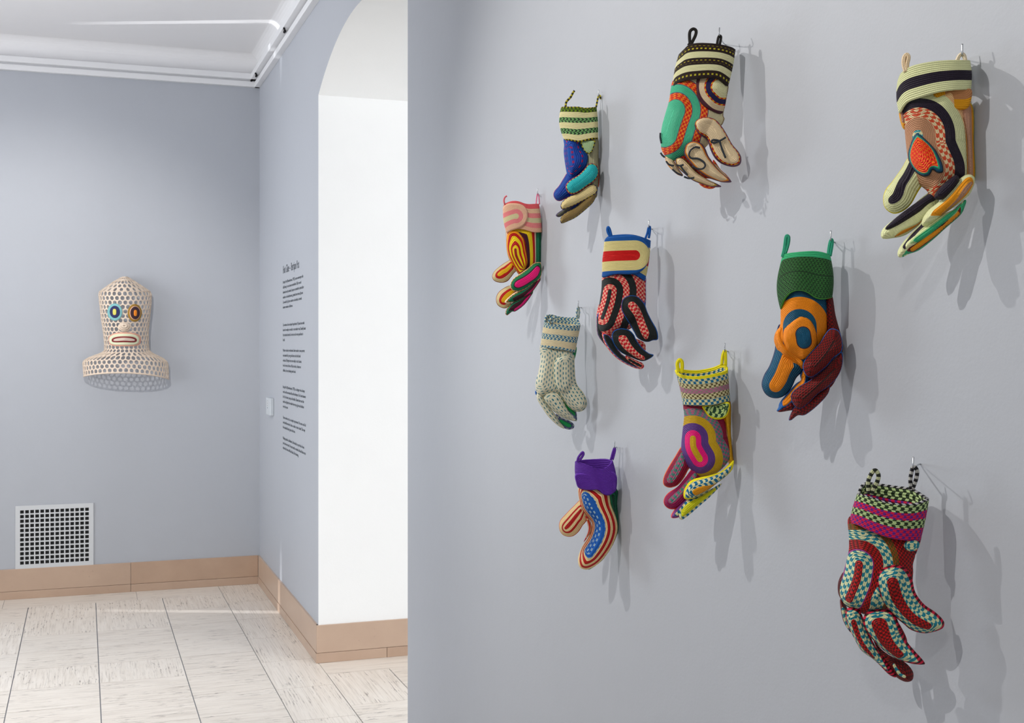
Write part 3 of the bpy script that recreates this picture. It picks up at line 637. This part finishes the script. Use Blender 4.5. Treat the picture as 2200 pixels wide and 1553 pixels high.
G.piece('cuff_tongue', '206,190 240,165 320,155 480,150 560,190 601,260 607,340 590,410 540,470 460,499 300,502 190,530 183,480 184,380 196,280', '120,352 250,338 400,332 480,330', [(46, 'c8202c'), (134, CY_), (500, BL)], z=.005, T=.003, mode='a', cyl=(400, 225, .021), R=14)
G.loop('262,170 238,130 230,95 238,76 252,98 268,160', [(1, '1c5ea8')], .0026, .012)
G.loop('572,180 590,130 600,85 612,72 614,105 604,175', [(1, '1c5ea8')], .0024)
G.hookup('bent wire hook holding the glove with the blue edged cuff')
# ---- pale grey blue dashed glove
G = Glove(1130, 640, 4.853, 1260, 'pale glove covered in small blue grey dashes, open striped cuff', clear=.026).hang(548, 92)
RP = ('rope', '346a90', 'cdd0b4'); DS = ('chk', 'd6cfa6', '54828c'); CB = 'dccfae'; DD = ('dash', 'cfccb6', '3f7480'); GN = '1f8048'
G.piece('hand_back', '470,540 528,510 518,600 497,645', '500,550 500,620', [(1, GN)], z=-.008, T=.010)
G.piece('finger', '360,1000 402,1030 442,1100 502,1160 528,1200 528,1285 480,1220 400,1150', '400,1060 500,1200', [(.6, GN), (1, ('dash', '4c5a78', 'c0c4b0'))], z=-.008, T=.010)
G.piece('finger', '310,1210 380,1252 460,1283 501,1320 496,1357 450,1372 400,1358 340,1300', '370,1285 450,1325', [(.5, GN), (1, ('dash', '4c5078', 'a8b0a8'))], z=-.010, T=.010)
G.piece('blue_tip', '96,968 114,985 110,1012 98,1000', '104,985 105,1000', [(1, '2c62b0')], z=-.006, T=.004)
G.piece('palm', '155,480 300,490 440,510 500,580 507,700 512,800 502,900 440,1010 350,1020 250,1012 180,1036 120,1000 101,930 104,860 130,770 150,650', '190,600 172,720 150,880', [(900, DD)], z=0, T=.022, mode='a', R=90, pitch=.003)
G.piece('finger', '113,998 160,1008 192,1050 242,1130 312,1220 352,1290 402,1352 380,1358 310,1313 220,1222 160,1132 118,1060', '145,1040 230,1170 350,1310', [(1, DD)], z=.0, T=.011, pitch=.003)
G.piece('finger', '188,1022 228,985 290,978 347,1000 382,1050 412,1120 452,1190 502,1250 530,1280 500,1283 440,1272 370,1242 300,1192 230,1122 193,1072', '260,1060 340,1160 460,1250', [(.95, DD), (1, 'ddd6a4')], z=.010, T=.012, pitch=.003)
G.piece('thumb', '288,700 308,640 360,600 420,587 477,608 502,650 508,780 532,900 592,980 628,1050 635,1110 612,1162 560,1186 500,1177 440,1132 390,1062 340,992 300,902 288,800', '408,670 410,900 480,1050 545,1115', [(.95, DD), (1, 'ddd6b0')], z=.012, T=.012, R=55, pitch=.003)
G.cuff('190,248 250,266 320,272 400,280 480,288 570,284', '190,248 205,185 260,172 340,192 450,204 530,208 570,284', '150,515 250,526 350,538 440,556 512,572',
       [(.20, RP), (.42, CB), (.65, RP), (.90, CB), (1, RP)], hn=.026, bow=(-4, 0))
G.loop('240,262 250,230 285,205 322,212 290,245 268,262', [(1, RP)], .0028, .022)
G.loop('535,215 530,150 546,96 556,140 548,215', [(1, RP)], .0022)
G.hookup('bent wire hook holding the pale dashed glove')
# ---- dark green knitted cuff, orange and blue
G = Glove(1610, 490, 2.987, 1812, 'glove with dark green knitted cuff, orange and blue rings and dark red fingers').hang(524, 76)
OG, NB, DR = 'ee8c1c', '14506c', ('fine', '7c1c16', '3c0e0c'); MI = '48b47c'
G.piece('hand_back', '480,430 530,430 553,560 590,700 596,800 540,840 490,700', '520,480 550,780', [(1, DR)], z=-.008, T=.014)
G.piece('thumb', '200,620 170,690 163,780 130,880 95,940 78,1000 94,1052 130,1084 180,1092 230,1072 272,1022 302,960 345,915 350,860 280,800', '172,1015 205,965 235,880 262,820', [(.46, OG), (.94, NB), (1, '1c2a50')], z=-.006, T=.014)
G.piece('finger', '365,850 325,935 330,975 290,1005 200,1110 186,1150 176,1175 220,1172 290,1130 380,1000', '225,1110 320,1000 360,900', [(.5, OG), (1, '205a98')], z=-.008, T=.010)
G.piece('finger', '275,1100 292,1160 250,1172 184,1178 230,1130', '210,1165 270,1130', [(1, DR)], z=-.006, T=.008)
G.piece('finger', '505,1010 510,1052 455,1122 362,1197 310,1202 270,1232 252,1228 270,1180 300,1140 400,1090', '290,1195 400,1120 490,1050', [(.93, DR), (1, '205a98')], z=.0, T=.010)
G.piece('palm_lower', '330,880 480,800 560,760 592,830 560,960 500,1040 400,1060 300,1120 290,1070 350,980', '380,960 520,880', [(1, DR)], z=-.012, T=.010)
G.piece('palm', '242,400 280,370 350,360 430,400 492,440 500,640 475,720 440,780 400,850 340,905 290,850 210,820 163,745 163,680 198,620 203,500', '325,630 330,770', [(108, NB), (186, OG), (900, NB)], z=0, T=.022, mode='a', R=110, pitch=.0021)
G.piece('orange_strand', '163,700 180,650 205,640 200,700 240,770 330,840 345,890 300,880 250,860 200,790', '175,690 210,770 320,870', [(1, OG)], over=.001, T=.005)
G.piece('palm_target', '335,568 395,595 432,680 430,770 385,828 320,842 255,800 220,735 218,665 240,630 290,590', '345,680 352,725', [(44, NB), (50, '3a2430'), (600, OG)], over=.0015, T=.005, mode='a', R=26, pitch=.0021)
G.piece('finger', '595,795 596,880 562,960 502,1020 440,1062 380,1122 330,1157 290,1142 266,1090 278,1050 330,1008 400,968 480,905 540,838', '345,1095 430,1020 550,900', [(.10, '240808'), (.95, DR), (1, '205a98')], z=.010, T=.012)
G.piece('finger', '518,646 572,658 595,720 593,790 540,832 500,882 440,932 400,957 365,947 343,900 352,850 400,790 450,740 480,690', '420,890 490,810 545,720', [(.08, '240808'), (.94, DR), (1, '2a60a8')], z=.018, T=.013)
G.cuff('196,240 210,185 230,165 300,154 400,147 470,154 515,172 522,190', '196,240 240,190 400,172 522,190', '198,520 225,455 270,412 330,402 380,420 430,450 480,458 532,446',
       [(.13, MI), (.14, '1c3a20'), (.49, ('knit', '386c38', '1c3c22')), (.505, '14281a'), (.98, ('knit', '386c38', '1c3c22')), (1, '4a8c3c')], hn=.026, bow=(-22, 14), wav=.0015)
G.loop('212,185 225,130 236,55 252,60 246,110 228,165', [(1, '3f9c7c')], .0026, .012)
G.loop('505,175 515,105 526,74 532,95 518,180', [(1, '3fa080')], .0024)
G.hookup('bent wire hook holding the glove with the dark green knitted cuff')
# ---- yellow rimmed glove
G = Glove(1390, 730, 3.045, 1577, 'glove with yellow rimmed open cuff and pink and purple ringed palm').hang(510, 72)
YE, OC, WI = 'f2dc1c', 'c09c3a', '8a1c3c'; MX = ('chk', 'b05c7c', '4c8078'); BC = ('big', '24688c', 'd8d2a4'); BH = ('chk', '5c4c30', 'd0caa0'); GK = ('big', '22442c', 'b4cc88'); PP = '5a3c7c'
G.piece('side_strip', '480,440 545,400 549,600 561,750 568,805 530,800 520,620', '535,450 545,780', [(.8, 'd9a41c'), (1, 'c89020')], z=-.010, T=.014)
G.piece('thumb', '235,690 180,768 130,850 106,910 111,950 150,967 200,951 240,906 265,860 285,820 270,750', '152,908 190,840 235,750', [(.42, MX), (.90, WI), (1, 'e06c24')], z=-.006, T=.012)
G.piece('finger', '310,830 250,900 200,960 140,1000 111,1040 114,1080 150,1107 200,1102 250,1062 290,1002 345,930 350,870', '157,1045 220,980 315,880', [(.32, MX), (.9, '8c2450'), (1, 'd04030')], z=-.002, T=.011)
G.piece('finger', '310,1000 240,1050 180,1110 157,1150 168,1167 215,1157 255,1110 300,1060', '195,1140 250,1080 295,1025', [(.4, BC), (.85, '74407c'), (1, 'e04828')], z=.0, T=.009)
G.piece('palm', '245,400 370,400 480,470 512,540 522,620 542,720 534,790 482,852 430,884 350,898 300,862 250,802 224,720 232,600 243,500', '303,640 308,700 348,772', [(20, OC), (54, 'e0307c'), (100, PP), (150, OC), (196, MX), (232, WI), (900, 'e0701c')], z=0, T=.022, mode='a', R=100)
G.piece('finger', '490,940 420,1020 340,1090 270,1150 225,1177 208,1150 222,1100 260,1050 340,1020 420,975', '240,1120 330,1050 440,980', [(.62, 'c4c422'), (1, BC)], z=.008, T=.010)
G.piece('finger', '568,788 556,850 505,902 440,952 380,1002 300,1038 250,1042 238,1010 253,960 300,913 400,888 480,862 532,818', '325,1005 420,960 520,895', [(.40, 'd9960f'), (.86, BC), (1, YE)], z=.016, T=.012)
G.cuff('181,200 215,228 280,238 350,237 440,222 520,200 529,178', '181,200 200,188 240,196 330,198 430,180 500,156 529,178', '235,426 330,431 430,427 500,412 545,402',
       [(.10, YE), (.28, BC), (.44, BH), (.60, ('chk', '8c8478', 'b0708c')), (.78, BH), (1, BC)], hn=.030, bow=(6, 0))
G.piece('cuff_tab', '362,432 440,425 534,408 538,460 512,508 460,522 408,507 378,470', '440,430 490,440', [(.84, GK), (1, YE)], z=.018, T=.005, R=12)
G.loop('208,212 198,160 212,131 230,150 228,218', [(1, YE)], .0032, .026)
G.loop('488,165 496,100 510,72 514,110 514,168', [(1, YE)], .0028)
G.hookup('bent wire hook holding the yellow rimmed glove')
# ---- purple cuffed mitten
G = Glove(1180, 940, 4.197, 1332, 'red and cream striped mitten with a purple cuff and blue centre').hang(590, 90)
VI = '5c3496'; RD, CM = 'ab2228', 'e2c89a'
G.piece('mitten_back', '500,480 610,460 613,600 622,720 620,850 562,980 475,1110 350,1192 480,1040 580,850 540,620', '580,520 590,850 480,1080', [(.3, '0c3a2c'), (.5, '1c7050'), (.7, '0c3a2c'), (1, '1c7050')], z=-.014, T=.016)
G.piece('thumb', '300,545 220,618 150,688 98,750 88,810 108,862 150,890 210,890 262,852 302,792 340,735 340,600', '150,808 200,752 240,700 285,650', [(.18, RD), (.40, CM), (.58, RD), (.94, CM), (1, 'c05030')], z=-.006, T=.012)
G.piece('web', '325,700 375,760 382,830 352,890 310,942 345,860 350,800', '350,740 365,800 340,890', [(.4, RD), (.7, CM), (1, RD)], z=-.004, T=.008)
G.piece('palm', '268,430 400,420 470,440 538,480 557,600 592,690 614,770 614,850 582,950 522,1050 452,1130 382,1176 330,1190 278,1172 260,1120 266,1060 298,980 350,900 378,830 384,770 348,720 300,660 273,580', '312,520 345,620 412,720 432,800 405,900 340,1010', [(.42, ('dash', '1a5aa6', '9cb4c4')), (.52, CM), (.66, RD), (.77, CM), (.89, RD), (1, CM)], z=0, T=.022, pitch=.003)
G.cuff('232,215 300,232 380,262 440,285 500,276 550,240 573,205', '232,215 260,204 350,196 500,190 573,205', '262,450 320,469 390,472 440,472 500,515 560,512 607,475', [(1, VI)], hn=.024, bow=(-14, 14))
G.piece('cuff_lobe', '236,330 330,322 400,335 438,372 441,430 402,472 330,471 263,452 240,400', '260,400 350,400', [(.9, VI), (1, '6c44a8')], z=.019, T=.004, R=14)
G.piece('cuff_lobe', '470,330 560,300 606,340 612,400 602,470 560,513 510,520 460,492 443,430 443,370', '520,425 580,400', [(.9, VI), (1, '6c44a8')], z=.016, zx=-.008, T=.004, R=14)
G.loop('255,215 262,180 298,133 309,148 288,185 262,212', [(1, VI)], .0026, .014)
G.loop('555,200 574,130 588,94 594,115 572,200', [(1, VI)], .0024)
G.hookup('bent wire hook holding the purple cuffed mitten')
# ---- red and pale blue checked glove
G = Glove(1770, 980, 2.710, 2031, 'red and pale blue checked glove with an open magenta and green cuff', clear=.028).hang(523, 63)
BK = ('big', '2c7888', 'ccd0a8'); RB = ('fine', 'b01c1c', '4c0e10'); MB = ('chk', '5c2c84', 'cc2450'); GR = ('big', 'b6cc94', '22341c'); OL = ('fine', '8c4420', '4c4c1c'); BR = ('rope', '14141a', 'b4b4b4'); PK = ('pipe', 'c03448', '3c0c18')
G.piece('hand_back', '400,430 562,440 540,560 518,600 518,700 480,760 420,700', '480,480 480,700', [(.82, RB), (1, PK)], z=-.004, T=.014)
G.piece('finger', '112,676 84,730 82,790 98,830 122,860 125,720', '100,730 105,800', [(1, '4c1014')], z=-.012, T=.010)
G.piece('finger', '94,835 130,870 165,1000 152,1022 110,950', '115,890 145,990', [(.6, BK), (1, '5c1418')], z=-.010, T=.010)
G.piece('finger', '400,930 430,960 482,1060 474,1115 420,1080', '420,980 455,1070', [(1, RB)], z=-.004, T=.009)
G.piece('palm', '150,350 300,400 450,430 500,460 532,560 517,640 512,740 440,840 400,900 330,902 240,922 190,892 130,872 93,800 108,700 143,560 146,470', '212,612 198,700 152,815', [(24, RB), (80, BK), (86, '8a3a80'), (140, RB), (196, BK), (232, OL), (900, RB)], z=0, T=.026, mode='a', R=110)
G.piece('cross_patch', '330,820 290,880 260,930 250,890 310,760', '300,830 270,890', [(1, BK)], over=.001, T=.003)
G.piece('finger', '290,1075 340,1128 400,1168 470,1198 517,1250 517,1300 480,1314 430,1292 380,1242 330,1160', '410,1200 440,1255 470,1270', [(.2, BK), (1, ('fine', '7c1416', '380a0c'))], z=-.004, T=.012)
G.piece('finger', '126,902 160,878 207,898 237,960 272,1050 322,1140 382,1220 424,1284 380,1272 300,1192 220,1132 178,1062 138,980', '175,960 210,1070 290,1170', [(.32, RB), (.86, BK), (1, PK)], z=.004, T=.011)
G.piece('thumb', '313,760 308,700 343,650 410,630 472,648 512,708 532,790 582,860 652,910 698,960 693,1000 640,1022 580,1030 510,1012 460,972 400,922 340,852', '400,725 430,820 500,925 605,985', [(.33, RB), (.86, BK), (1, PK)], z=.014, T=.014)
G.piece('finger', '228,952 248,910 310,891 382,898 422,940 452,1010 492,1090 584,1196 572,1213 510,1207 430,1182 350,1132 280,1062 238,1002', '325,965 350,1070 430,1160', [(.46, RB), (.86, BK), (1, PK)], z=.016, T=.013)
G.cuff('196,215 230,222 280,238 360,264 450,277 540,275 614,246', '196,215 212,172 250,150 320,158 420,172 520,188 614,246', '148,388 200,402 280,440 380,475 470,490 562,494',
       [(.04, BR), (.26, GR), (.46, MB), (.68, GR), (1, MB)], hn=.032, bow=(-6, 4))
G.piece('cuff_button', '465,520 480,496 510,488 545,494 560,515 540,545 510,554 480,545', '505,520 520,520', [(1, BK)], z=.022, zx=-.006, T=.005, R=12)
G.loop('262,218 258,150 278,100 300,82 318,110 310,150 288,190 278,220', [(1, ('pipe', 'b8bc98', '1c2018'))], .0028, .026)
G.loop('508,192 504,130 520,64 542,82 538,130 516,192', [(1, ('pipe', 'b0b0ac', '141418'))], .0026)
G.hookup('bent wire hook holding the red and pale blue checked glove')


# ------------------------------------------------------------------ net mask on the back wall
MS, MOX, MOY = 5.356, 150, 570
MY = YB - .035                                              # the mask's rim rests just off the wall
def mpos(x, y, dep): return on_back(MOX + x / MS, MOY + y / MS, MY - dep)
mo = on_back(MOX + 635 / MS, MOY + 150 / MS, YB); mask = empty('net_mask', mo)
tag(mask, 'cream openwork head and shoulders mask with ringed eyes on the far wall', 'mask')
# half widths and centre of the silhouette by height, crop px
prof = np.array([(122, 2, 632), (150, 62, 632), (190, 130, 628), (240, 205, 632), (300, 292, 632), (340, 304, 636), (450, 296, 640), (600, 280, 640), (740, 262, 643), (860, 255, 650), (940, 254, 654), (985, 262, 656),
                 (1010, 300, 655), (1030, 362, 650), (1055, 430, 645), (1085, 480, 640), (1110, 492, 640), (1180, 490, 645), (1250, 488, 648)], float)
def hw_(y): return np.interp(y, prof[:, 0], prof[:, 1])
def cx_(y): return np.interp(y, prof[:, 0], prof[:, 2])
def mdep(y):                                                # how far the front stands out
    return np.interp(y, [122, 200, 300, 500, 800, 950, 1010, 1100, 1250], [.055, .12, .155, .165, .15, .13, .14, .15, .155])
def msurf(th, y, off=0.0):
    yy = y + (30 * max(0, math.sin(th)) + 25 * (abs(math.sin(th)) ** 3) - 18 * math.cos(th)) * min(1, max(0, (y - 1000) / 200)) * 1.0
    x = cx_(y) + hw_(y) * math.sin(th) * 1.0; d = mdep(y) * math.cos(th) * 1.0
    return mpos(x, yy, d + off) - mo
def net(name, ya, yb_, dy, ncell, th0=-1.57, th1=1.57):
    V, Fc = [], []; rows = int(round((yb_ - ya) / dy)); dy = (yb_ - ya) / rows; dth = (th1 - th0) / ncell
    def add(a, b): V.append(msurf(a, b)); return len(V) - 1
    for r in range(rows):
        for c in range(-1, ncell + 1):
            cyy = ya + (r + .5) * dy; ct = th0 + (c + .5 + .5 * (r % 2)) * dth
            if ct < th0 - dth * .01 or ct > th1 + dth * .01: continue
            # brick cell: outer boundary of 12 points, inner rounded hole
            hx, hy = dth / 2, dy / 2; hole = .92 + random.uniform(-.05, .04)
            wpx = hw_(cyy) * dth
            out = [(-hx, -hy), (-hx / 3, -hy), (hx / 3, -hy), (hx, -hy), (hx, -hy / 3), (hx, hy / 3), (hx, hy), (hx / 3, hy), (-hx / 3, hy), (-hx, hy), (-hx, hy / 3), (-hx, -hy / 3)]
            rr = min(wpx, dy) * .5 * hole * 1.02; ra = rr / hw_(cyy) if hw_(cyy) > 20 else hx * .6
            ra = min(max(ra, hx * .42), hx * .84)
            angs = [math.atan2(b / hy, a / hx) for a, b in out]
            o = [add(min(max(ct + a, th0), th1), cyy + b) for a, b in out]; i = [add(min(max(ct + ra * math.cos(g), th0), th1), cyy + rr * math.sin(g)) for g in angs]
            for k in range(12): Fc.append((o[k], o[(k + 1) % 12], i[(k + 1) % 12], i[k]))
    o = mesh_obj(name, V, Fc, MNET, mask)
    bm = bmesh.new(); bm.from_mesh(o.data); bmesh.ops.remove_doubles(bm, verts=bm.verts, dist=.0006); bmesh.ops.recalc_face_normals(bm, faces=bm.faces); bm.to_mesh(o.data); bm.free()
    s = o.modifiers.new('thickness', 'SOLIDIFY'); s.thickness = .005; s.offset = 0
    return o
MNET = plain('braided_cord', 'dac8b6', .8, 0, .6)
net('crown_net', 132, 300, 42, 11)
net('head_net', 300, 965, 50, 15)
net('shoulder_net', 965, 1045, 42, 17)
net('shoulder_net', 1045, 1250, 50, 24)
tube3('rim_cord', [msurf(a, 1252) + mo for a in np.linspace(-1.57, 1.57, 25)], .005, MNET, mask, mo, sub=2)
def disc(name, cx0, cy0, rx, ry, dep, mat, th=.006, sq=2.0, parent=None, bend=0, wob=0):
    """stitched oval lying on the face; sq > 2 squares its ends"""
    V, Fc = [], []; n = 40; cen = cx_(cy0)
    def surf(x, y, e):
        q = max(.05, 1 - ((x - cen) / hw_(y)) ** 2); return mpos(x, y, mdep(y) * math.sqrt(q) + dep + e) - mo
    for ring, (k, e) in enumerate(((1.0, -.004), (1.0, th * .6), (.88, th), (.0, th))):
        for i in range(n):
            a = 2 * math.pi * i / n; ca, sa = math.cos(a), math.sin(a)
            f = (abs(ca) ** sq + abs(sa) ** sq) ** (-1 / sq); x = rx * f * ca * k; y = ry * f * sa * k
            y += bend * ((x / rx) ** 2) + wob * math.sin(x / rx * 3)
            V.append(surf(cx0 + x, cy0 + y, e))
    for r in range(3):
        for i in range(n): j = (i + 1) % n; Fc.append((r * n + i, r * n + j, (r + 1) * n + j, (r + 1) * n + i))
    return mesh_obj(name, V, Fc, mat, parent or mask, True)
def mc(h): return plain('eye_cord', h, .75, 0, .3)
eye = disc('eye', 518, 537, 86, 100, .004, mc('78b0b4')); eye['label'] = 'pale blue ringed eye'
disc('iris', 517, 535, 58, 70, .011, mc('1d2055'), parent=eye, th=.003); disc('pupil', 514, 536, 21, 36, .015, mc('d0c860'), parent=eye, th=.003, sq=3)
eye = disc('eye', 747, 547, 82, 102, .004, mc('9a7428')); eye['label'] = 'brown ringed eye'
disc('eye_rim', 750, 547, 62, 79, .010, mc('eab8a0'), parent=eye, th=.002); disc('iris', 752, 547, 56, 73, .013, mc('3a2028'), parent=eye, th=.003); disc('pupil', 755, 548, 18, 36, .017, mc('f08a1c'), parent=eye, th=.003, sq=3)
for k, (r, e) in enumerate(((62, .010), (44, .024), (24, .034))):
    c = [mpos(628 + r * math.cos(a), 708 + r * .62 * math.sin(a) - 6 * k, mdep(700) + e) for a in np.linspace(0, 2 * math.pi, 14)[:-1]]
    tube3('nose_coil', c, .0065, MNET, mask, mo, sub=3, close=True)
disc('nose', 628, 706, 50, 38, .012, MNET, th=.012)
disc('mouth_edge', 632, 850, 186, 80, .004, mc('d8a08c'), sq=3.2, bend=9, th=.004)
lips = disc('lips', 625, 850, 172, 64, .008, mc('d9dcbc'), sq=3.2, bend=9, th=.006)
disc('lip_line', 626, 850, 145, 34, .014, mc('7c2024'), sq=3.0, bend=11, th=.004, parent=lips); te = disc('teeth', 626, 850, 124, 17, .018, mc('cdbcae'), sq=3.0, bend=11, th=.003, parent=lips)
